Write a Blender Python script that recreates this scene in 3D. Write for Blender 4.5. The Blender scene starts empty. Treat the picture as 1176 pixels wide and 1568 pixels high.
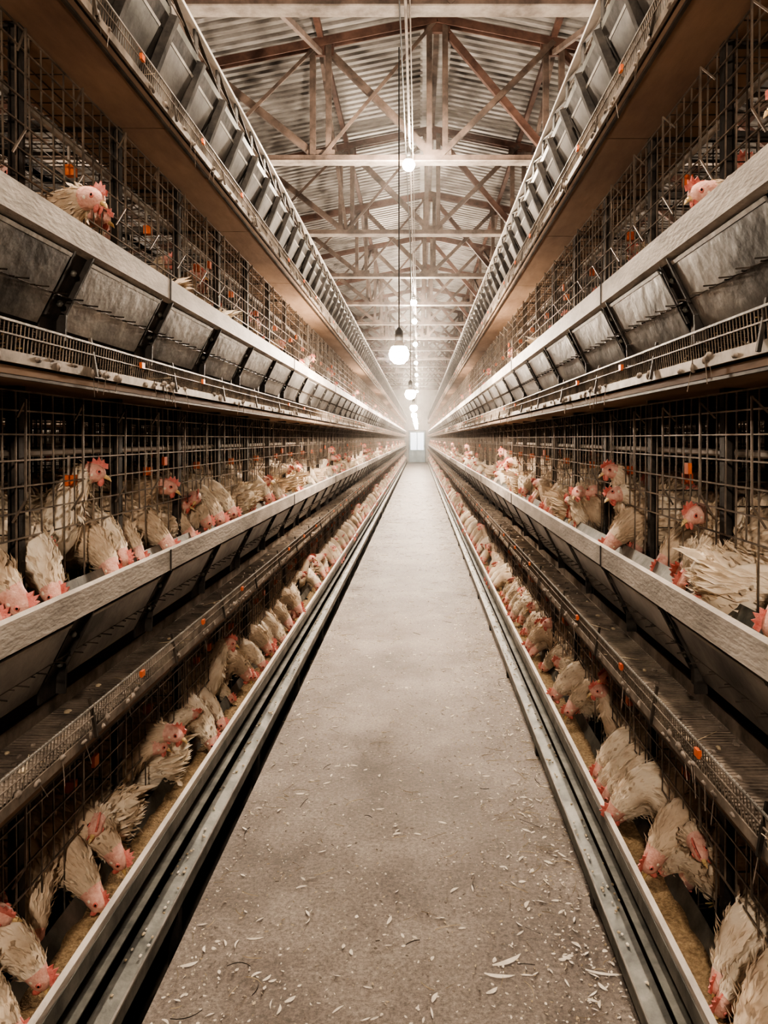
import bpy, math, random
from mathutils import Vector, Matrix
random.seed(7)
R=random.Random(11)
scn=bpy.context.scene
COL=scn.collection
F=1150.0; H=1.5
XL=-0.77; XR=0.585; XC=(XL+XR)/2
PITCH=0.58; ML=PITCH*4
RIMS=[0.325,1.155,1.995,2.835]
try: scn.view_settings.look='AgX - High Contrast'
except Exception as ex: print(ex)
try: scn.view_settings.exposure=.12
except Exception as ex: print(ex)

# ------------------------------------------------------------ materials
def mat(name,c1,c2=None,rough=.6,metal=0.,scale=8.,bump=0.,bscale=40.,contrast=(.35,.65),emis=None,stren=0,stretch=(1,1,1),c3=None,sss=0):
    m=bpy.data.materials.new(name); m.use_nodes=True
    nt=m.node_tree; b=nt.nodes['Principled BSDF']
    b.inputs['Roughness'].default_value=rough; b.inputs['Metallic'].default_value=metal
    b.inputs['Base Color'].default_value=(*c1,1)
    if c2 is not None or bump>0:
        g=nt.nodes.new('ShaderNodeNewGeometry')
        mp=nt.nodes.new('ShaderNodeMapping'); mp.inputs['Scale'].default_value=stretch
        nt.links.new(g.outputs['Position'],mp.inputs['Vector'])
    if c2 is not None:
        n=nt.nodes.new('ShaderNodeTexNoise'); n.inputs['Scale'].default_value=scale; n.inputs['Detail'].default_value=8; n.inputs['Roughness'].default_value=.65
        nt.links.new(mp.outputs[0],n.inputs['Vector'])
        r=nt.nodes.new('ShaderNodeValToRGB'); e=r.color_ramp.elements
        e[0].position=contrast[0]; e[0].color=(*c1,1); e[1].position=contrast[1]; e[1].color=(*c2,1)
        nt.links.new(n.outputs['Fac'],r.inputs[0]); nt.links.new(r.outputs[0],b.inputs['Base Color'])
    if bump>0:
        n2=nt.nodes.new('ShaderNodeTexNoise'); n2.inputs['Scale'].default_value=bscale; n2.inputs['Detail'].default_value=5
        nt.links.new(mp.outputs[0],n2.inputs['Vector'])
        bp=nt.nodes.new('ShaderNodeBump'); bp.inputs['Strength'].default_value=bump; bp.inputs['Distance'].default_value=.01
        nt.links.new(n2.outputs['Fac'],bp.inputs['Height']); nt.links.new(bp.outputs[0],b.inputs['Normal'])
    if emis:
        b.inputs['Emission Color'].default_value=(*emis,1); b.inputs['Emission Strength'].default_value=stren
    return m
M={}
M['lip']=mat('dusty_painted_lip',(.29,.26,.23),(.56,.51,.46),.6,.1,7,.25,60,contrast=(.3,.62),stretch=(1,.6,2))
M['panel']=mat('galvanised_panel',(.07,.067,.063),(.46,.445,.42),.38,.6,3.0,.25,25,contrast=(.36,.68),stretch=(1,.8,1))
M['paneld']=mat('darkened_header_panel',(.07,.067,.062),(.22,.205,.19),.5,.4,3.0,.25,25,contrast=(.36,.68),stretch=(1,.8,1))  # panel colour darkened for the top tier to offset the high-bulb light
M['brk']=mat('dark_bracket_steel',(.022,.020,.019),(.08,.07,.062),.6,.4,14,.2)
M['wire']=mat('cage_wire',(.12,.10,.085),(.38,.32,.265),.42,.6,9)
M['wiredark']=mat('rusty_dark_wire',(.03,.026,.022),(.13,.105,.085),.55,.5,9)
M['mesh']=mat('egg_guard_mesh',(.13,.108,.09),(.38,.32,.265),.55,.4,12)
M['deck']=mat('brown_deck_underside',(.19,.115,.075),(.40,.27,.185),.7,0,3,.2,30,stretch=(1,.3,1))
M['belt']=mat('dusty_egg_belt',(.10,.08,.065),(.38,.32,.27),.9,0,14,.5,60)
M['rail']=mat('rail_steel',(.07,.073,.066),(.24,.235,.21),.5,.35,7,.15)
M['railtop']=mat('pale_rail_edge',(.20,.19,.17),(.42,.39,.35),.5,.3,9,.15)  # paler edge steel; on the base rail it stands for a lit top
M['feed']=mat('feed_mash',(.16,.105,.055),(.36,.26,.155),.95,0,90,1.,160)
M['orange']=mat('orange_plastic',(.60,.11,.035),(.80,.24,.10),.45,0,6)
M['pipe']=mat('water_pipe',(.3,.28,.25),(.5,.46,.42),.4,0,5)
M['white']=mat('white_rail',(.5,.47,.43),(.75,.72,.68),.5,.1,5,.1)
M['truss']=mat('truss_steel_faded',(.042,.029,.023),(.14,.10,.08),.65,.1,5,.2,30)
M['red']=mat('truss_red_oxide',(.045,.021,.015),(.12,.065,.048),.65,.1,4,.2,30)
M['beam']=mat('chalky_beam',(.16,.13,.11),(.38,.33,.285),.7,0,5,.2,30)
M['cord']=mat('black_cord',(.012,.011,.01),None,.6)
M['wall']=mat('plaster_wall',(.30,.29,.27),(.45,.43,.40),.85,0,2,.2,20)
M['door']=mat('pale_blue_door',(.26,.38,.44),(.40,.52,.57),.5,0,3)
M['doorframe']=mat('door_frame_paint',(.08,.12,.14),(.14,.19,.21),.5,0,3)
M['glass']=mat('daylit_frosted_glass',(.8,.85,.9),None,.3,emis=(.75,.88,1),stren=1.6)
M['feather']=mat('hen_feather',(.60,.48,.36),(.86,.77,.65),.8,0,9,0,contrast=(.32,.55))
M['feather2']=mat('hen_feather_darker',(.42,.32,.23),(.74,.63,.50),.85,0,14,0,contrast=(.3,.6))  # darker feather tone, mixed into the plumage
M['featherb']=mat('hen_feather_soiled',(.48,.36,.26),(.74,.62,.49),.85,0,12,0,contrast=(.3,.6))
M['face']=mat('hen_face_skin',(.66,.34,.28),(.84,.55,.47),.6,0,70,.3,200)
M['comb']=mat('hen_comb',(.56,.13,.11),(.78,.32,.28),.5,0,50,.3,200)
M['beak']=mat('hen_beak',(.62,.42,.2),(.75,.58,.33),.4,0,60)
M['eye']=mat('hen_eye',(.015,.008,.005),None,.15)
M['leg']=mat('hen_leg',(.62,.46,.22),(.7,.56,.3),.6,0,60)
M['bulb']=mat('glowing_bulb',(1,1,1),None,.3,emis=(1,.84,.68),stren=780)
M['bulbhi']=mat('glowing_high_bulb',(1,1,1),None,.3,emis=(1,.85,.69),stren=2400)
M['straw']=mat('straw',(.42,.33,.22),(.62,.52,.38),.8,0,30)
M['down']=mat('shed_feather',(.66,.59,.50),(.85,.79,.70),.8,0,30)

def roof_mat():
    m=bpy.data.materials.new('corrugated_roof_sheet'); m.use_nodes=True; nt=m.node_tree; b=nt.nodes['Principled BSDF']
    L=nt.links.new; N=nt.nodes.new
    g=N('ShaderNodeNewGeometry'); mp=N('ShaderNodeMapping'); mp.inputs['Scale'].default_value=(.9,5,1); L(g.outputs['Position'],mp.inputs[0])
    n=N('ShaderNodeTexNoise'); n.inputs['Scale'].default_value=1.6; n.inputs['Detail'].default_value=8; n.inputs['Roughness'].default_value=.7; L(mp.outputs[0],n.inputs['Vector'])
    r=N('ShaderNodeValToRGB'); e=r.color_ramp.elements; e[0].position=.32; e[0].color=(.09,.078,.07,1); e[1].position=.62; e[1].color=(.26,.245,.23,1)
    L(n.outputs['Fac'],r.inputs[0]); L(r.outputs[0],b.inputs['Base Color']); b.inputs['Roughness'].default_value=.5; b.inputs['Metallic'].default_value=.25
    return m
M['roof']=roof_mat()
def floor_mat():
    m=bpy.data.materials.new('dusty_concrete'); m.use_nodes=True; nt=m.node_tree; b=nt.nodes['Principled BSDF']
    L=nt.links.new; N=nt.nodes.new
    g=N('ShaderNodeNewGeometry')
    def noise(s,d,r=.6,vec=None):
        n=N('ShaderNodeTexNoise'); n.inputs['Scale'].default_value=s; n.inputs['Detail'].default_value=d; n.inputs['Roughness'].default_value=r
        L(vec or g.outputs['Position'],n.inputs['Vector']); return n
    def ramp(src,stops):
        r=N('ShaderNodeValToRGB'); e=r.color_ramp.elements
        e[0].position=stops[0][0]; e[0].color=(*stops[0][1],1); e[1].position=stops[-1][0]; e[1].color=(*stops[-1][1],1)
        for p,c in stops[1:-1]:
            x=e.new(p); x.color=(*c,1)
        L(src,r.inputs[0]); return r
    n1=noise(1.7,9,.7); r1=ramp(n1.outputs['Fac'],[(.32,(.135,.108,.090)),(.5,(.235,.195,.167)),(.66,(.335,.288,.252))])
    n2=noise(70,9,.9); r2=ramp(n2.outputs['Fac'],[(.38,(.30,.28,.26)),(.5,(1,1,1)),(.62,(1.8,1.74,1.66))])
    mx=N('ShaderNodeMix'); mx.data_type='RGBA'; mx.blend_type='MULTIPLY'; mx.inputs[0].default_value=.9
    L(r1.outputs[0],mx.inputs[6]); L(r2.outputs[0],mx.inputs[7])
    v=N('ShaderNodeTexVoronoi'); v.inputs['Scale'].default_value=38; L(g.outputs['Position'],v.inputs['Vector'])
    rv=ramp(v.outputs['Distance'],[(.08,(1,1,1)),(.16,(0,0,0))])
    n3=noise(3,4); rn=ramp(n3.outputs['Fac'],[(.42,(0,0,0)),(.6,(1,1,1))])
    mm=N('ShaderNodeMath'); mm.operation='MULTIPLY'; L(rv.outputs[0],mm.inputs[0]); L(rn.outputs[0],mm.inputs[1])
    mx2=N('ShaderNodeMix'); mx2.data_type='RGBA'; L(mm.outputs[0],mx2.inputs[0]); L(mx.outputs[2],mx2.inputs[6]); mx2.inputs[7].default_value=(.55,.48,.41,1)
    L(mx2.outputs[2],b.inputs['Base Color']); b.inputs['Roughness'].default_value=.5
    bp=N('ShaderNodeBump'); bp.inputs['Strength'].default_value=.5; bp.inputs['Distance'].default_value=.01
    L(n2.outputs['Fac'],bp.inputs['Height']); L(bp.outputs[0],b.inputs['Normal'])
    return m
M['floor']=floor_mat()
M['pit']=mat('pit_floor',(.03,.026,.022),(.08,.065,.05),.9,0,6,.3)

# ------------------------------------------------------------ mesh builder
class MB:
    def __init__(s): s.v=[]; s.f=[]; s.m=[]; s.mats=[]; s.sm=[]
    def mi(s,k):
        if k not in s.mats: s.mats.append(k)
        return s.mats.index(k)
    def face(s,idx,k,smooth=False): s.f.append(idx); s.m.append(s.mi(k)); s.sm.append(smooth)
    def box(s,a,b,k):
        x0,y0,z0=a;x1,y1,z1=b;n=len(s.v)
        s.v+=[(x0,y0,z0),(x1,y0,z0),(x1,y1,z0),(x0,y1,z0),(x0,y0,z1),(x1,y0,z1),(x1,y1,z1),(x0,y1,z1)]
        for q in [(0,3,2,1),(4,5,6,7),(0,1,5,4),(1,2,6,5),(2,3,7,6),(3,0,4,7)]:
            s.face([n+i for i in q],k)
    def bar(s,p,q,r,k,n=4,r2=None,smooth=False,caps=False):
        p=Vector(p);q=Vector(q);d=(q-p).normalized()
        a=Vector((0,0,1)) if abs(d.z)<.9 else Vector((1,0,0))
        u=d.cross(a).normalized(); w=d.cross(u); r2=r if r2 is None else r2
        b=len(s.v)
        for c,rr in((p,r),(q,r2)):
            for i in range(n):
                t=2*math.pi*(i+.5)/n; s.v.append(tuple(c+u*(rr*math.cos(t))+w*(rr*math.sin(t))))
        for i in range(n):
            j=(i+1)%n; s.face([b+i,b+j,b+n+j,b+n+i],k,smooth)
        if caps:
            s.face([b+i for i in range(n)][::-1],k); s.face([b+n+i for i in range(n)],k)
    def beam(s,p,q,w,h,k):
        p=Vector(p);q=Vector(q);d=(q-p).normalized()
        a=Vector((0,1,0)) if abs(d.y)<.9 else Vector((0,0,1))
        u=a-d*a.dot(d); u.normalize(); v=d.cross(u); b=len(s.v)
        for c in(p,q):
            for su,sv in((-1,-1),(1,-1),(1,1),(-1,1)):
                s.v.append(tuple(c+u*(su*w/2)+v*(sv*h/2)))
        for i in range(4):
            j=(i+1)%4; s.face([b+i,b+j,b+4+j,b+4+i],k)
        s.face([b,b+3,b+2,b+1],k); s.face([b+4,b+5,b+6,b+7],k)
    def prof(s,pts,y0,y1,k,t=.003):
        for (a,b) in zip(pts[:-1],pts[1:]):
            dx=b[0]-a[0];dz=b[1]-a[1];l=math.hypot(dx,dz);nx=-dz/l*t;nz=dx/l*t
            n=len(s.v)
            for y in(y0,y1):
                s.v+=[(a[0],y,a[1]),(b[0],y,b[1]),(b[0]+nx,y,b[1]+nz),(a[0]+nx,y,a[1]+nz)]
            for i in range(4):
                j=(i+1)%4; s.face([n+i,n+j,n+4+j,n+4+i],k)
            s.face([n,n+3,n+2,n+1],k); s.face([n+4,n+5,n+6,n+7],k)
    def ell(s,c,rad,k,nu=8,nv=6,rot=None):
        b=len(s.v); c=Vector(c)
        def P(x,y,z):
            p=Vector((x*rad[0],y*rad[1],z*rad[2]))
            if rot: p=rot@p
            s.v.append(tuple(c+p))
        P(0,0,1)
        for i in range(1,nv):
            th=math.pi*i/nv
            for j in range(nu):
                ph=2*math.pi*j/nu; P(math.sin(th)*math.cos(ph),math.sin(th)*math.sin(ph),math.cos(th))
        P(0,0,-1); last=len(s.v)-1
        for j in range(nu):
            j2=(j+1)%nu
            s.face([b,b+1+j,b+1+j2],k,True)
            for i in range(nv-2):
                s.face([b+1+i*nu+j,b+1+(i+1)*nu+j,b+1+(i+1)*nu+j2,b+1+i*nu+j2],k,True)
            s.face([b+1+(nv-2)*nu+j,last,b+1+(nv-2)*nu+j2],k,True)
    def append(s,o,mtx):
        b=len(s.v); s.v+=[tuple(mtx@Vector(p)) for p in o.v]
        mp=[s.mi(k) for k in o.mats]
        s.f+=[[b+i for i in f] for f in o.f]; s.m+=[mp[i] for i in o.m]; s.sm+=o.sm
    def mesh(s,name):
        me=bpy.data.meshes.new(name); me.from_pydata(s.v,[],s.f)
        for k in s.mats: me.materials.append(M[k])
        me.polygons.foreach_set('material_index',s.m); me.polygons.foreach_set('use_smooth',s.sm)
        me.update(); return me
def obj(name,me,parent=None,loc=(0,0,0),rz=0):
    o=bpy.data.objects.new(name,me); COL.objects.link(o); o.location=loc; o.rotation_euler=(0,0,rz)
    if parent: o.parent=parent
    return o
def empty(name):
    o=bpy.data.objects.new(name,None); COL.objects.link(o); return o

# ------------------------------------------------------------ cage section (s = x away from aisle, aisle face at s=0)
def cage_section():
    b=MB(); y0=0;y1=ML; rr=random.Random(3)
    br=[PITCH*i for i in range(4)]
    for t,Z in enumerate(RIMS):
        top=(t==3); low=(t==0)
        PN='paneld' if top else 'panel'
        if not top: b.prof([(.014,Z+.004),(0,Z),(0,Z-.062),(.018,Z-.07)],y0,y1,'lip',.004)
        else:
            b.prof([(.014,Z+.004),(0,Z),(0,Z-.03)],y0,y1,'rail',.004)
            b.prof([(.0,Z-.03),(.018,Z-.07)],y0,y1,'brk',.004)
        if low:
            b.prof([(-.003,Z-.018),(-.003,Z-.062)],y0,y1,'rail',.002)
        else:
            b.box((-.003,y0+ML*.5-.004,Z-.064),(.0,y0+ML*.5+.004,Z+.002),'brk')
        if not low:
            for yb in br:
                b.prof([(.014,Z-.075),(.094,Z-.232)],yb+.050,yb+PITCH-.050,PN,.003)
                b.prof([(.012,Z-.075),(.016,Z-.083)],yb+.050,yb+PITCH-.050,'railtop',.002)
            b.prof([(.030,Z-.07),(.114,Z-.24)],y0,y1,'brk',.003)
            for yb in br:
                b.prof([(.004,Z-.066),(.070,Z-.20),(.072,Z-.262)],yb-.046,yb-.038,'brk',.03)
                b.prof([(.020,Z-.07),(.092,Z-.215),(.094,Z-.262)],yb-.046,yb+.040,'brk',.005)
                b.prof([(.012,Z-.066),(.082,Z-.21)],yb+.032,yb+.040,'brk',.02)
                b.ell((.034,yb+.0,Z-.11),(.008,.008,.008),'rail',6,4)
                b.ell((.066,yb+.0,Z-.18),(.008,.008,.008),'rail',6,4)
                if top:
                    for yo in (0,PITCH/2):
                        b.prof([(.0,Z-.02),(.09,Z-.25)],yb+yo-.012,yb+yo+.012,'brk',-.028)
            # egg conveyor
            b.box((.0,y0,Z-.345),(.14,y1,Z-.335),'belt')
            b.box((-.012,y0,Z-.352),(-.004,y1,Z-.330),'mesh')
            b.box((.14,y0,Z-.35),(.148,y1,Z-.30),'mesh')
            b.bar((-.014,y0,Z-.275),(-.014,y1,Z-.275),.003,'railtop')
            b.bar((-.013,y0,Z-.30),(-.013,y1,Z-.30),.002,'mesh')
            yy=y0
            while yy<y1-.003:
                b.bar((-.009,yy,Z-.335),(-.014,yy,Z-.272),.0015,'mesh',3)
                b.bar((.0,yy+.006,Z-.333),(.135,yy+.006,Z-.333),.0015,'mesh',3)
                yy+=.0145
            for yb in br:
                if rr.random()<.5: b.box((-.020,yb+.27,Z-.303),(-.012,yb+.292,Z-.287),'orange')
                b.bar((-.004,yb,Z-.26),(-.02,yb,Z-.35),.005,'wiredark')
            for i in range(30):
                yy=rr.uniform(0,ML); 
                b.ell((-.010,yy,Z-.338+rr.uniform(-.01,.01)),(.008,rr.uniform(.006,.02),rr.uniform(.004,.012)),'belt',5,4)
                if rr.random()<.5: b.bar((-.012,yy,Z-.33),(-.012+rr.uniform(-.01,.01),yy+rr.uniform(-.03,.03),Z-.37-rr.random()*.04),.0010,'belt',3)
            for i in range(60):
                b.ell((rr.uniform(.01,.13),rr.uniform(0,ML),Z-.332),(rr.uniform(.004,.010),rr.uniform(.004,.014),.004),'belt' if rr.random()<.8 else 'straw',5,4)
            for i in range(7):
                yy=rr.uniform(0,ML); a=rr.uniform(-1,1)
                b.bar((rr.uniform(0,.1),yy,Z-.325),(rr.uniform(-.04,.05),yy+a*.12,Z-.31),.001,'straw',3)
            w=.34 if top else .74
            for i in range(2):
                b.box((-.0,y0+i*ML/2+.003,Z-.372),(w,y0+(i+1)*ML/2-.003,Z-.356),'deck')
            b.bar((.006,y0,Z-.375),(.006,y1,Z-.375),.006,'wiredark')
            if not top:
                for yb in br: b.box((.36,yb-.012,Z-.392),(w,yb+.012,Z-.372),'brk')
        else:
            b.prof([(.018,Z-.07),(.03,Z-.125)],y0,y1,'rail',.003)
            b.prof([(-.012,Z-.12),(.03,Z-.12),(.03,Z-.17)],y0,y1,'rail',.004)
            b.prof([(.02,.11),(-.035,.10),(-.035,.055),(-.01,.05)],y0,y1,'rail',.004)
            b.box((-.037,y0,.097),(-.031,y1,.104),'railtop')  # pale strip paints the lit top edge of the base rail
            b.prof([(.03,.20),(.05,.0),(.05,-.15)],y0,y1,'brk',.004)
            for yb in br[::2]:
                b.box((-.03,yb-.02,-.15),(.0,yb+.02,.10),'brk')
            for i in range(60):
                b.ell((rr.uniform(-.03,.02),rr.uniform(0,ML),.108+rr.random()*.004),(rr.uniform(.003,.007),rr.uniform(.003,.010),.003),'straw' if i%3 else 'down',5,4)
        if top:
            b.box((-.004,y0,Z+.085),(.028,y1,Z+.098),'white')
            b.box((.02,y0,Z+.0),(.026,y1,Z+.012),'rail')
            for i in range(8):
                yy=i*PITCH/2
                b.box((.004,yy-.02,Z),(.012,yy+.02,Z+.09),'brk')
                b.beam((.008,yy,Z+.01),(.008,yy+PITCH/2,Z+.085),.006,.012,'wiredark')
            b.bar((.01,y0,Z+.04),(.01,y1,Z+.04),.003,'mesh')
            for i in range(4): b.box((.1,br[i]-.02,Z-.23),(.80,br[i]+.02,Z-.19),'brk')
            b.bar((.25,y0,Z-.15),(.25,y1,Z-.15),.02,'pipe',8)
            b.box((.76,y0,Z-.26),(.80,y1,Z-.20),'brk')
            continue
        b.prof([(.004,Z),(.03,Z-.08),(.10,Z-.08),(.128,Z-.02)],y0,y1,'rail',.003)
        n=len(b.v); K=60
        for i in range(K+1):
            yy=y0+ML*i/K
            for sx in(.026,.064,.106): b.v.append((sx,yy,Z-.060+rr.uniform(-.008,.008)+(-.008 if sx==.064 else 0)))
        for i in range(K):
            for j in range(2):
                a=n+i*3+j; b.face([a,a+1,a+4,a+3],'feed',True)
        s=.15; zb=Z-.10; zt=Z+.455
        for hz in (.115,.175,.235,.295,.355,.41,.455):
            b.bar((s,y0,Z+hz),(s,y1,Z+hz),.0027,'wire')
        b.bar((s-.004,y0,zb+.04),(s-.004,y1,zb+.04),.003,'wiredark')
        nv=10
        for i in range(nv*4):
            yy=(i+.5)*PITCH/nv
            z0=zb if i%2==0 else Z+.115
            b.bar((s,yy,z0),(s+(0.004),yy,zt),.0024,'wire')
            if i%5==0:
                b.bar((s,yy,zt-.06),(s-.03,yy+.02,zt-.02),.003,'wire'); b.bar((s-.03,yy+.02,zt-.02),(s-.03,yy+.02,zt-.25),.003,'wire')
                b.bar((s-.03,yy+.02,zt-.25),(s,yy+.02,zt-.30),.003,'wire')
        for yb in br:
            b.box((s+.004,yb-.014,zb-.12),(s+.03,yb+.014,zt+.06),'brk')
            for hz in range(9):
                z=Z-.06+hz*.06; b.bar((s,yb,z),(.74,yb,z),.0022,'wiredark')
            for i in range(1,9):
                x=s+i*.07; b.bar((x,yb,Z-.10),(x,yb,zt),.0022,'wiredark')
            b.box((.735,yb-.012,zb-.1),(.76,yb+.012,zt+.06),'brk')
            b.beam((s+.01,yb,zt+.02),(.74,yb,zt+.02),.02,.03,'brk')
            yd=yb+PITCH*.5
            b.bar((s+.03,yd,Z+.30),(s+.03,yd,Z+.24),.004,'pipe')
            b.box((s+.012,yd-.012,Z+.218),(s+.036,yd+.012,Z+.247),'orange')
            if rr.random()<.4:b.box((s-.01,yd-.10,Z+.25),(s+.0,yd-.07,Z+.28),'orange')
        b.bar((s+.035,y0,Z+.31),(s+.035,y1,Z+.31),.009,'pipe',6)
        for hz in range(8):
            b.bar((.74,y0,Z-.04+hz*.065),(.74,y1,Z-.04+hz*.065),.002,'wiredark')
        for i in range(28):
            yy=(i+.5)*ML/28; b.bar((.74,yy,Z-.07),(.74,yy,zt),.002,'wiredark',3)
            b.bar((.03,yy,Z-.165),(.74,yy,Z-.105),.002,'wiredark',3)
            b.bar((s,yy,zt),(.74,yy,zt),.002,'wiredark',3)
            b.bar((.05,yy+.02,Z-.165),(.74,yy+.02,Z-.105),.002,'wiredark',3)
        for i in range(8):
            x=.06+i*.09; b.bar((x,y0,Z-.165+.06*(x-.03)/.71),(x,y1,Z-.165+.06*(x-.03)/.71),.0025,'wiredark')
            b.bar((s+i*.08,y0,zt),(s+i*.08,y1,zt),.002,'wiredark')
    return b.mesh('cage_section_mesh')
CAGE=cage_section()

# ------------------------------------------------------------ hens  (faces +X, feet at z=0)
def catmull(P,n):
    out=[]; m=len(P)
    for i in range(m-1):
        p0=P[max(i-1,0)];p1=P[i];p2=P[i+1];p3=P[min(i+2,m-1)]
        for k in range(n):
            t=k/n
            out.append([.5*((2*b)+(-a+c)*t+(2*a-5*b+4*c-d)*t*t+(-a+3*b-3*c+d)*t**3) for a,b,c,d in zip(p0,p1,p2,p3)])
    out.append(list(P[-1])); return out
POSES={
'feed':[(-.20,0,.285,.012,.020),(-.165,0,.26,.052,.055),(-.10,0,.225,.084,.090),(-.02,0,.200,.097,.106),(.055,0,.198,.090,.100),(.11,.0,.210,.070,.078),(.150,.004,.208,.052,.056),(.185,.010,.186,.040,.042),(.212,.014,.155,.029,.032),(.230,.016,.128,.0225,.0265),(.243,.017,.108,.017,.020),(.249,.017,.098,.007,.008)],
'peck':[(-.20,0,.31,.012,.020),(-.165,0,.285,.052,.055),(-.10,0,.245,.084,.090),(-.02,0,.205,.097,.106),(.05,0,.185,.090,.100),(.10,-.008,.180,.068,.075),(.135,-.018,.168,.052,.054),(.165,-.028,.146,.040,.042),(.190,-.038,.120,.029,.032),(.208,-.046,.098,.0225,.0265),(.222,-.052,.080,.017,.020),(.228,-.054,.071,.007,.008)],
'peek':[(-.20,0,.285,.012,.020),(-.165,0,.26,.052,.055),(-.10,0,.225,.082,.088),(-.02,0,.20,.095,.104),(.055,0,.205,.086,.098),(.11,0,.232,.062,.070),(.15,-.006,.256,.045,.048),(.185,-.012,.270,.034,.036),(.215,-.016,.276,.026,.029),(.240,-.018,.273,.0225,.0265),(.261,-.02,.265,.017,.020),(.270,-.021,.260,.007,.008)],
'alert':[(-.20,0,.31,.012,.020),(-.165,0,.28,.052,.055),(-.10,0,.235,.082,.088),(-.02,0,.205,.095,.104),(.05,0,.21,.085,.095),(.090,0,.245,.060,.064),(.112,.0,.285,.044,.046),(.128,.006,.318,.034,.036),(.145,.012,.343,.026,.029),(.168,.02,.352,.0225,.0265),(.189,.026,.347,.017,.020),(.198,.028,.343,.007,.008)],
'turn':[(-.20,0,.27,.012,.020),(-.165,0,.25,.052,.055),(-.10,0,.215,.084,.09),(-.02,0,.19,.098,.106),(.055,0,.192,.090,.098),(.10,.0,.22,.068,.072),(.130,.012,.246,.049,.050),(.155,.034,.262,.036,.037),(.172,.056,.268,.027,.029),(.184,.080,.264,.0225,.0265),(.192,.101,.254,.017,.020),(.195,.110,.250,.007,.008)],
'rest':[(-.19,0,.20,.012,.020),(-.155,0,.18,.055,.055),(-.10,0,.145,.092,.09),(-.02,0,.125,.108,.106),(.055,0,.13,.100,.100),(.10,.0,.155,.075,.076),(.125,-.010,.185,.052,.052),(.14,-.026,.208,.038,.038),(.155,-.044,.220,.028,.029),(.168,-.066,.220,.0225,.0265),(.178,-.086,.212,.017,.020),(.181,-.095,.208,.007,.008)],
}
def hen(pose,seed,nf=420,soiled=False):
    rr=random.Random(seed); b=MB(); P=[list(p) for p in POSES[pose]]
    sit=-.07 if pose=='rest' else 0
    FA='featherb' if soiled else 'feather'
    C=catmull(P,4); NR=len(C); NS=14; fr=[]
    face0=int((len(P)-3.5)*4); bare=face0-(2 if soiled else 0)
    for i,c in enumerate(C):
        a=Vector(C[max(i-1,0)][:3]); d=Vector(C[min(i+1,NR-1)][:3]); T=(d-a).normalized()
        S=Vector((0,1,0)); S=(S-T*S.dot(T)).normalized() if abs(T.y)<.97 else Vector((-1,0,0))
        U=T.cross(S); 
        if U.z<0 and abs(T.z)<.5: U=-U
        fr.append((Vector(c[:3]),T,S,U,c[3],c[4]))
    for i in range(1,NR):
        p,T,S,U,a_,b_=fr[i]
        if S.dot(fr[i-1][2])<0: S=-S
        if U.dot(fr[i-1][3])<0: U=-U
        fr[i]=(p,T,S,U,a_,b_)
    for (p,T,S,U,ry,rz) in fr:
        for j in range(NS):
            t=2*math.pi*j/NS; k=1+rr.uniform(-.03,.03)
            b.v.append(tuple(p+S*(ry*k*math.cos(t))+U*(rz*k*math.sin(t))))
    for i in range(NR-1):
        k='face' if i>=bare else FA
        for j in range(NS):
            j2=(j+1)%NS; b.face([i*NS+j,i*NS+j2,(i+1)*NS+j2,(i+1)*NS+j],k,True)
    b.face([j for j in range(NS)][::-1],FA); b.face([(NR-1)*NS+j for j in range(NS)],'face')
    def plume(p,d,n,l,w,k):
        s_=d.cross(n).normalized(); q=len(b.v)
        b.v+= [tuple(p),tuple(p+d*l*.5+s_*w+n*l*.06),tuple(p+d*l+n*l*-.05),tuple(p+d*l*.5-s_*w+n*l*.06)]
        b.face([q,q+1,q+2,q+3],k,False)
    for _ in range(nf):
        i=rr.uniform(2,bare+1); i0=int(i); f=i-i0
        p,T,S,U,ry,rz=fr[i0]; p2=fr[min(i0+1,NR-1)][0]; c=p.lerp(p2,f)
        t=rr.uniform(0,2*math.pi); n=(S*math.cos(t)+U*math.sin(t)).normalized()
        q=c+S*(ry*.97*math.cos(t))+U*(rz*.97*math.sin(t))
        size=.4+.6*min(1,ry/.08); lift=rr.uniform(.05,.36) if rr.random()<.88 else rr.uniform(.4,.75)
        d=(-T*(1-lift)+n*lift+S*rr.uniform(-.25,.25)).normalized()
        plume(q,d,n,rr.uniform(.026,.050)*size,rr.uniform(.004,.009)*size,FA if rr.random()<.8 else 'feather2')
    for sg in(-1,1):
        rot=Matrix.Rotation(sg*.14,3,'Z')@Matrix.Rotation(.18,3,'Y')
        c=Vector((-.045,sg*.085,.220+sit)); 
        b.ell(c,(.105,.020,.058),FA,14,8,rot)
        for r_ in range(4):
            for k in range(8):
                x=.07-.045*r_+rr.uniform(-.008,.008); z=.04-.011*k
                p=c+rot@Vector((x,sg*(.019-.02*abs(z)*8*.3),z*(1-.15*r_)))
                d=(rot@Vector((-1,-sg*.02+rr.uniform(-.1,.1),.05-.02*k+rr.uniform(-.12,.12)))).normalized()
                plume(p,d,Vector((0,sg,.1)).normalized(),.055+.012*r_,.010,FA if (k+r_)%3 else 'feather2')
    tz=P[1][2]+.015
    for k in range(11):
        a=(k-5)/5; d=Vector((-.75,a*.30,.50-.25*abs(a)+rr.uniform(-.1,.1))).normalized()
        plume(Vector((-.155,a*.025,tz)),d,Vector((.3,a,.6)).normalized(),rr.uniform(.06,.11),.013,FA)
    for _ in range(90):
        p=Vector((rr.uniform(-.17,.0),rr.uniform(-.06,.06),rr.uniform(.10,.17)+sit))
        plume(p,Vector((-.6,rr.uniform(-.5,.5),-.7)).normalized(),Vector((-.4,p.y*6,-.2)).normalized(),.04,.009,FA if rr.random()<.6 else 'feather2')
    p,T,S,U,ry,rz=fr[NR-8]
    e=fr[NR-1][0]; Te=fr[NR-2][1]
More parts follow.
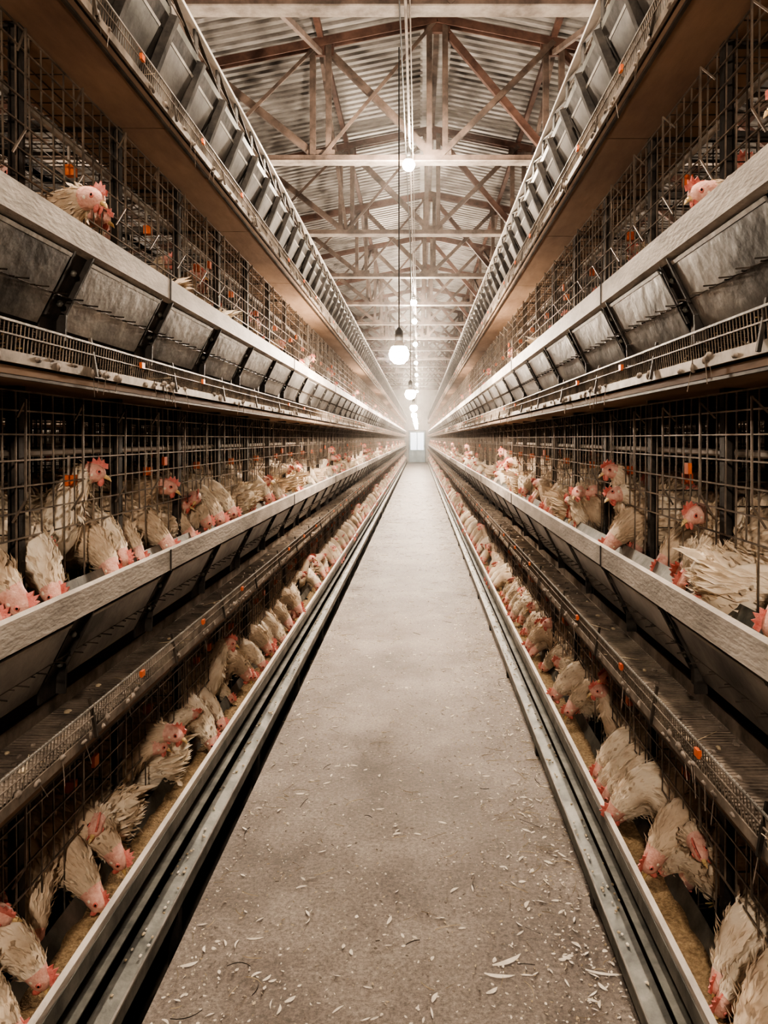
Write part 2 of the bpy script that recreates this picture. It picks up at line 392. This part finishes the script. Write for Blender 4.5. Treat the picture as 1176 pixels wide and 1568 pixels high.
    b.bar(e-Te*.006,e+Te*.010-U*.001,.0075,'beak',8,.005,True)
    b.bar(e+Te*.010-U*.001,e+Te*.020-U*.006,.005,'beak',8,.0008,True)
    R3=Matrix((T,S,U)).transposed()
    for sg in(-1,1):
        b.ell(p+S*(sg*.0195)+U*.006+T*.008,(.0042,.0042,.0042),'eye',8,6)
        b.ell(p+S*(sg*.0192)+U*.005+T*.007,(.007,.0035,.007),'comb',8,6,R3)
        b.ell(p+S*(sg*.0200)-U*.004-T*.010,(.006,.004,.006),'feather',8,6)
        b.ell(e-Te*.008+S*(sg*.007)-U*.018,(.008,.0032,.013),'comb',8,6,R3)
    prof=[(-.022,.014),(-.028,.026),(-.016,.026),(-.014,.038),(-.004,.031),(.0,.043),(.007,.031),(.014,.037),(.016,.027),(.025,.026),(.026,.012),(.0,.016)]
    flop=rr.uniform(-.6,.6); q=len(b.v); n=len(prof)
    for sg in(-1,1):
        for (a,h) in prof:
            hh=h+.002; off=flop*max(0,hh-.018)
            b.v.append(tuple(p+T*(a+.006)+U*hh+S*(sg*.0030*(1.2-hh*14)+off)))
    b.face([q+i for i in range(n)],'comb'); b.face([q+n+i for i in range(n)][::-1],'comb')
    for i in range(n):
        j=(i+1)%n; b.face([q+i,q+n+i,q+n+j,q+j],'comb')
    for sg in(-1,1):
        if pose=='rest':
            for a in(-.45,0,.45):
                b.bar((.05,sg*.05,.012),(.05+.045*math.cos(a),sg*.05+.045*math.sin(a),.004),.005,'leg',5,.002,True)
            continue
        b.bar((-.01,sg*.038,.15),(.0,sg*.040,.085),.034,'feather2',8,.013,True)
        b.bar((.0,sg*.040,.09),(-.012,sg*.042,.055),.008,'leg',6,.006,True)
        b.bar((-.012,sg*.042,.057),(.0,sg*.042,.008),.006,'leg',6,.005,True)
        for a in(-.45,0,.45):
            b.bar((.0,sg*.042,.007),(.045*math.cos(a),sg*.042+.045*math.sin(a),.004),.005,'leg',5,.002,True)
        b.bar((.0,sg*.042,.007),(-.022,sg*.042,.004),.004,'leg',5,.002,True)
    return b
KIND=['feed','peck','peek','turn','alert','rest']
HM=[[hen(k,i+1,1100,False).mesh('hen_mesh_'+k),hen(k,i+31,1000,True).mesh('hen_mesh_soiled_'+k)] for i,k in enumerate(KIND)]
HBlo=[[hen(k,i+1,110,False),hen(k,i+31,110,True)] for i,k in enumerate(KIND)]
WT={0:[.28,.32,.08,.12,.04,.16],1:[.16,.34,.08,.14,.04,.24],2:[.15,.1,.25,.2,.15,.15]}
def pick(t,r):
    x=r.random(); a=0
    for i,w in enumerate(WT[t]):
        a+=w
        if x<a: return i
    return 5
def spot(t,r):
    p=pick(t,r); kind=KIND[p]
    if kind in('feed','peck','peek'):
        s={'feed':.275,'peck':.265,'peek':.32}[kind]+(.0,.045,.06)[t]+r.uniform(-.02,.03); yaw=r.uniform(-.7,.7)
    elif kind=='rest': s=.25+r.uniform(-.01,.05); yaw=r.choice([-1.3,1.3,0,3.0])+r.uniform(-.4,.4)
    else: s=.28+r.uniform(-.02,.06); yaw=r.uniform(-1.3,1.3)
    return p,s,yaw,r.uniform(.88,1.08)
STEP=[.08,.10,.12,.16]
def flock_section(t,seed):
    r=random.Random(seed); b=MB(); Z=RIMS[t]
    y=.07
    while y<ML-.05:
        p,s,yaw,sc=spot(t,r)
        if t==2: s+=.04
        b.append(HBlo[p][r.random()<.35],Matrix.Translation((s,y,Z-.148))@Matrix.Rotation(math.pi+yaw,4,'Z')@Matrix.Scale(sc,4))
        y+=r.choice(STEP) if t<2 else r.uniform(.14,.24)
    y=.15
    while y<ML-.1:
        p=r.choice([2,3,4,5,5]); yaw=r.uniform(0,6.28)
        b.append(HBlo[p][r.random()<.35],Matrix.Translation((.57,y,Z-.125))@Matrix.Rotation(yaw,4,'Z'))
        y+=r.uniform(.2,.32)
    return b.mesh('flock_section_mesh')
FL={t:[flock_section(t,20+t*3+k) for k in range(2)] for t in range(3)}

# ------------------------------------------------------------ assemble rows
Y0L=1.75-PITCH*9; Y0R=1.83-PITCH*9
NM=22
def row(name,x,side,y0,n=NM,backpair=True):
    e=empty(name)
    for i in range(n):
        if side>0: obj('cage_section_%d'%(i+1),CAGE,e,(x,y0+i*ML,0),0)
        else: obj('cage_section_%d'%(i+1),CAGE,e,(x,y0+(i+1)*ML,0),math.pi)
    if backpair:
        for i in range(n):
            xb=x+side*1.56
            if side>0: obj('rear_cage_section_%d'%(i+1),CAGE,e,(xb,y0+(i+1)*ML,0),math.pi)
            else: obj('rear_cage_section_%d'%(i+1),CAGE,e,(xb,y0+i*ML,0),0)
    return e
row('battery_cage_row',XL,-1,Y0L)
row('battery_cage_row',XR,1,Y0R)
row('battery_cage_row',XL-1.56-1.355,-1,Y0L,12,False)
row('battery_cage_row',XR+1.56+1.355,1,Y0R,12,False)

hr=random.Random(41)
def place_hen(side,t,s,y,p,yaw=0,sc=1.,dz=0,var=None):
    x=(XL-s) if side<0 else (XR+s)
    rz=(0 if side<0 else math.pi)+yaw
    v=(hr.random()<.4) if var is None else var
    o=obj('hen',HM[p][v],None,(x,y,RIMS[t]-.148+dz+.06*max(0,s-.05)/.7),rz); o.scale=(sc,sc,sc)
    return o
ystart={-1:Y0L,1:Y0R}
for side in(-1,1):
    e=empty('hen_flock')
    for t in range(3):
        for i in range(NM):
            me=FL[t][(i+t)%2]
            if i not in(1,2,3):
                if side>0: obj('hens_tier_%d_%d'%(t+1,i+1),me,e,(XR,ystart[side]+i*ML,0),0)
                else: obj('hens_tier_%d_%d'%(t+1,i+1),me,e,(XL,ystart[side]+(i+1)*ML,0),math.pi)
            if i<9:
                xb=(XR+1.56) if side>0 else (XL-1.56)
                if side>0: obj('rear_hens_tier_%d_%d'%(t+1,i+1),me,e,(xb,ystart[side]+(i+1)*ML,0),math.pi)
                else: obj('rear_hens_tier_%d_%d'%(t+1,i+1),me,e,(xb,ystart[side]+i*ML,0),0)
for side in(-1,1):
    for t in range(3):
        y=1.38 if t==0 else 1.0
        yend=ystart[side]+4*ML-.05
        while y<yend:
            p,s,yaw,sc=spot(t,hr)
            if t==2: s+=.05; 
            place_hen(side,t,s,y,p,yaw,sc)
            y+=hr.choice(STEP) if t<2 else hr.uniform(.15,.25)
        y=1.1
        while y<yend:
            place_hen(side,t,.56,y,hr.choice([2,3,4,5]),hr.uniform(0,6.28),hr.uniform(.9,1.05)); y+=hr.uniform(.2,.3)
place_hen(-1,2,.29,1.97,2,-.25,1.05,-.05,True)
place_hen(1,2,.30,1.80,2,.35,1,-.075,True)
place_hen(1,2,.28,1.30,2,.2,1,-.07,False)

# ------------------------------------------------------------ building shell
YA=-4.2; YB=Y0R+NM*ML+.05
b=MB(); b.box((XL+.06,YA,-.02),(XR-.01,YB,0.0),'floor'); b.box((XL+.06,YA,-.2),(XR-.01,YB,-.02),'pit')
WX=6.9
b.box((XC-WX,YA,-.25),(XC+WX,YB,-.16),'pit')
for sg in(-1,1):
    xx=XC+sg*(1.355+1.56); b.box((xx-.62,YA,-.16),(xx+.62,YB,0),'floor')
obj('floor',b.mesh('floor'))
ZB=4.5; RX=.2; RISE=1.5; SL=.2
def zr(x): return ZB+RISE-SL*abs(x-RX)
b=MB()
for side in(-1,1):
    xe=XC+side*(WX+.3); y=YA
    P=.14; prof=[(0,0),(.07,0),(.080,.04),(.130,.04)]
    pts=[]
    while y<YB:
        for a,h in prof: pts.append((y+a,h))
        y+=P
    q=len(b.v)
    for (yy,h) in pts:
        b.v.append((RX,yy,zr(RX)+.12+h)); b.v.append((xe,yy,zr(xe)+.12+h))
    for i in range(len(pts)-1):
        a=q+2*i; b.face([a,a+1,a+3,a+2],'roof')
b.box((RX-.18,YA,zr(RX)+.09),(RX+.18,YB,zr(RX)+.11),'roof')
obj('ceiling',b.mesh('roof_sheet'))
for nm,x in(('wall_left',XC-WX),('wall_right',XC+WX)):
    b=MB(); b.box((x-.1,YA,-.25),(x+.1,YB,zr(x)+.13),'wall'); obj(nm,b.mesh(nm))
def gable(nm,y,door):
    b=MB()
    def poly(pts):
        q=len(b.v)
        for yy in(y,y+.15):
            for (x,z) in pts: b.v.append((x,yy,z))
        n=len(pts); b.face([q+i for i in range(n)],'wall'); b.face([q+n+i for i in range(n)][::-1],'wall')
        for i in range(n):
            j=(i+1)%n; b.face([q+i,q+n+i,q+n+j,q+j],'wall')
    if door:
        poly([(XC-WX,-.2),(XC-.56,-.2),(XC-.56,zr(XC-.56)+.1),(XC-WX,zr(XC-WX)+.1)])
        poly([(XC+.56,-.2),(XC+WX,-.2),(XC+WX,zr(XC+WX)+.1),(XC+.56,zr(XC+.56)+.1)])
        poly([(XC-.56,2.05),(XC+.56,2.05),(XC+.56,zr(XC+.56)+.1),(RX,zr(RX)+.1),(XC-.56,zr(XC-.56)+.1)])
    else: poly([(XC-WX,-.2),(XC+WX,-.2),(XC+WX,zr(XC+WX)+.1),(RX,zr(RX)+.1),(XC-WX,zr(XC-WX)+.1)])
    obj(nm,b.mesh(nm))
gable('wall_back',YB,True); gable('wall_front',YA-.15,False)
b=MB()
b.box((XC-.56,YB+.02,0),(XC-.50,YB+.12,2.05),'doorframe'); b.box((XC+.50,YB+.02,0),(XC+.56,YB+.12,2.05),'doorframe'); b.box((XC-.5,YB+.02,1.99),(XC+.5,YB+.12,2.05),'doorframe')
b.box((XC-.5,YB+.05,0.01),(XC+.5,YB+.09,.8),'door')
b.box((XC-.5,YB+.05,1.9),(XC+.5,YB+.09,1.99),'door'); b.box((XC-.5,YB+.05,.8),(XC-.42,YB+.09,1.9),'door'); b.box((XC+.42,YB+.05,.8),(XC+.5,YB+.09,1.9),'door')
b.box((XC-.42,YB+.06,.8),(XC+.42,YB+.075,1.9),'glass')
for x0,x1 in((XC-.43,XC-.04),(XC+.04,XC+.43)): b.box((x0,YB+.03,.12),(x1,YB+.05,.7),'door')
b.box((XC-.02,YB+.04,.8),(XC+.02,YB+.06,1.9),'door')
b.box((XC+.44,YB+.0,.95),(XC+.48,YB+.05,1.1),'doorframe')
obj('door_1',b.mesh('door'))

# trusses
def truss():
    b=MB()
    nodes=[RX+1.25*k for k in range(-5,6)]
    xl,xr=XC-WX,XC+WX
    for o in(-.04,.04):
        b.beam((xl,o,ZB),(xr,o,ZB),.012,.07,'truss')
        b.beam((xl,o,zr(xl)),(RX,o,zr(RX)),.014,.09,'red'); b.beam((RX,o,zr(RX)),(xr,o,zr(xr)),.014,.09,'red')
    b.beam((xl,0,ZB-.035),(xr,0,ZB-.035),.14,.012,'beam')
    for x in nodes:
        if x<xl or x>xr: continue
        for o in(-.085,.085): b.beam((x+o,0,ZB),(x+o,0,zr(x)),.06,.06,'truss')
        b.box((x-.15,-.02,ZB-.03),(x+.15,.02,ZB+.10),'truss'); b.box((x-.14,-.02,zr(x)-.14),(x+.14,.02,zr(x)+.02),'red')
    for i in range(len(nodes)-1):
        x0,x1=nodes[i],nodes[i+1]
        if x1<=RX+.01: b.beam((x0,0.02,zr(x0)),(x1,0.02,ZB),.06,.075,'truss'); b.beam((x0,-.03,ZB),(x1,-.03,zr(x1)),.02,.035,'truss')
        else: b.beam((x0,0.02,zr(x0)),(x1,.02,ZB),.06,.075,'red'); b.beam((x0,-.03,ZB),(x1,-.03,zr(x1)),.04,.06,'truss')
    return b.mesh('truss_mesh')
TR=truss(); TY=[5.2+2.87*k for k in range(-3,16)]
for y in TY:
    if YA+.2<y<YB-.2: obj('roof_truss',TR,None,(0,y,0))
b=MB()
for k in range(-6,7):
    x=RX+1.25*k
    if abs(x-XC)<WX-.2: b.box((x-.03,YA+.05,zr(x)+.04),(x+.03,YB-.05,zr(x)+.10),'red' if k%2 else 'truss')
for i in range(len(TY)-1):
    y0,y1=TY[i],TY[i+1]
    if y0<YA+.2 or y1>YB-.2: continue
    for x in(RX-1.25,RX+1.25,RX+2.5,RX-2.5):
        b.beam((x,y0,ZB+.05),(x,y1,zr(x)-.1),.05,.04,'truss')
        if i%2==0: b.beam((x,y1,ZB+.05),(x,y0,zr(x)-.1),.05,.04,'truss')
for x in(RX-2.5,RX+2.5,RX+1.25): b.box((x-.02,YA+.1,ZB+.03),(x+.02,YB-.1,ZB+.07),'truss')
obj('roof_purlins',b.mesh('roof_purlins'))
b=MB(); LX=XC-.006
b.bar((LX+.01,YA+.1,ZB-.06),(LX+.01,YB-.1,ZB-.06),.012,'beam',6)
b.bar((LX-.03,YA+.1,ZB-.075),(LX-.03,YB-.1,ZB-.075),.006,'cord',5)
b.bar((LX+.04,YA+.1,ZB-.05),(LX+.04,YB-.1,ZB-.05),.006,'beam',5)
obj('electrical_conduit',b.mesh('electrical_conduit'))

# lamps
def lamp(x,y,z,ztop,k,r=.05,name='hanging_bulb_lamp'):
    b=MB()
    pr=[(0,-1.0),(.5,-.87),(.87,-.5),(1,0),(.93,.36),(.7,.75),(.45,1.1),(.36,1.4)]
    n=14
    for (a,h) in pr:
        for j in range(n):
            t=2*math.pi*j/n; b.v.append((max(a,.02)*r*math.cos(t),max(a,.02)*r*math.sin(t),h*r))
    for i in range(len(pr)-1):
        for j in range(n):
            j2=(j+1)%n; b.face([i*n+j,i*n+j2,(i+1)*n+j2,(i+1)*n+j],k if i<5 else 'pipe',True)
    b.face([j for j in range(n)][::-1],k)
    b.bar((0,0,1.35*r),(0,0,1.35*r+.07),.42*r,'cord',12,.40*r,True,True)
    b.bar((0,0,1.35*r+.07),(0,0,1.35*r+.10),.40*r,'cord',12,.12*r,True)
    b.bar((0,0,1.35*r+.09),(0,0,ztop-z),.005,'cord',5)
    obj(name,b.mesh('bulb_lamp'),None,(x,y,z))
for y in [-1.0,5.6,10.6,15.4,20.2,25,29.5,34,38.5,43]:
    lamp(-.146 if 5<y<6 else LX-.02+R.uniform(-.02,.02),y,2.13,ZB-.08,'bulb',.075)
for y in [1.9,7.46,15,17.4,21.6,26.9,32,37.5,43]: 
    lamp(LX,y,ZB-.28,ZB-.07,'bulbhi',.060)
for sg in(-1,1):
    for y in(2,7,12,18): lamp(XC+sg*2.915,y,3.3,ZB-.05,'bulbhi',.06)

# dusty air: scattering box added and shaped for bulb bloom and far-end glow
def haze_volume():
    m=bpy.data.materials.new('dusty_bloom_haze'); m.use_nodes=True; nt=m.node_tree
    for n in list(nt.nodes):
        if n.type!='OUTPUT_MATERIAL': nt.nodes.remove(n)
    v=nt.nodes.new('ShaderNodeVolumeScatter'); v.inputs['Density'].default_value=.006; v.inputs['Anisotropy'].default_value=.65; v.inputs['Color'].default_value=(1,.97,.94,1)
    nt.links.new(v.outputs[0],nt.nodes['Material Output'].inputs['Volume'])
    M['haze_volume']=m; b=MB(); b.box((XL+.02,5.0,.005),(XR-.02,YB-.02,4.38),'haze_volume'); obj('dusty_bloom_haze',b.mesh('dusty_bloom_haze'))
haze_volume()

# ------------------------------------------------------------ floor litter
b=MB(); r=random.Random(5)
def fleck(x,y,l,w,a,k,curve=.3):
    q=len(b.v); n=5; d=Vector((math.cos(a),math.sin(a),0)); s_=Vector((-d.y,d.x,0)); 
    for i in range(n+1):
        t=i/n; c=Vector((x,y,.003+.024*l*math.sin(t*3.1)))+d*(t-.5)*l+s_*(curve*l*(t-.5)**2)
        ww=w*math.sin(math.pi*(.08+.9*t))
        b.v.append(tuple(c-s_*ww)); b.v.append(tuple(c+s_*ww+Vector((0,0,.002))))
    for i in range(n): b.face([q+2*i,q+2*i+2,q+2*i+3,q+2*i+1],k)
for i in range(18000):
    y=1.2+25*r.random()**1.8
    side=r.random(); 
    if side<.40: x=XR-.02-abs(r.gauss(0,.20))
    elif side<.55: x=XL+.08+abs(r.gauss(0,.18))
    else: x=r.uniform(XL+.08,XR-.03)
    x=min(max(x,XL+.07),XR-.02)
    q_=r.random()
    if q_<.87: fleck(x,y,r.uniform(.003,.013),r.uniform(.001,.0038),r.uniform(0,6.3),r.choice(['down','down','straw','belt']))
    elif q_<.95: fleck(x,y,r.uniform(.015,.042),r.uniform(.002,.006),r.uniform(0,6.3),'down',r.uniform(-.5,.5))
    else: fleck(x,y,r.uniform(.03,.10),.0008,r.uniform(0,6.3),'straw' if r.random()<.9 else 'brk',r.uniform(-.8,.8))
def at(u,v): y=F*H/(v-672); return (u-641)*y/F,y
for (u,v,l,w,a) in [(780,1475,.10,.008,.5),(765,1498,.085,.006,-.1),(755,1520,.04,.006,.6),(925,1495,.12,.004,-.2),(460,1217,.04,.006,.1),(745,1190,.035,.005,0),(1010,1180,.03,.004,.2),(815,1335,.03,.006,1.),(560,1180,.02,.004,.6),(290,1480,.05,.006,.4),(410,1500,.03,.004,.9),(390,1440,.05,.003,.1)]:
    x,y=at(u,v)
    if x<XR-.03: fleck(x,y,l,w,a,'down',.5)
obj('floor_litter',b.mesh('floor_litter'))

# ------------------------------------------------------------ world + camera
w=bpy.data.worlds.new('world'); scn.world=w; w.use_nodes=True
w.node_tree.nodes['Background'].inputs[0].default_value=(.9,.85,.8,1); w.node_tree.nodes['Background'].inputs[1].default_value=.05
cd=bpy.data.cameras.new('camera'); cam=bpy.data.objects.new('camera',cd); COL.objects.link(cam)
cam.location=(0,0,H); cam.rotation_euler=(math.radians(90),0,0)
cd.sensor_fit='VERTICAL'; cd.sensor_height=36; cd.lens=36*F/1568
cd.shift_x=-(641-588)/1568; cd.shift_y=-(784-672)/1568; cd.clip_start=.02; cd.clip_end=200
scn.camera=cam
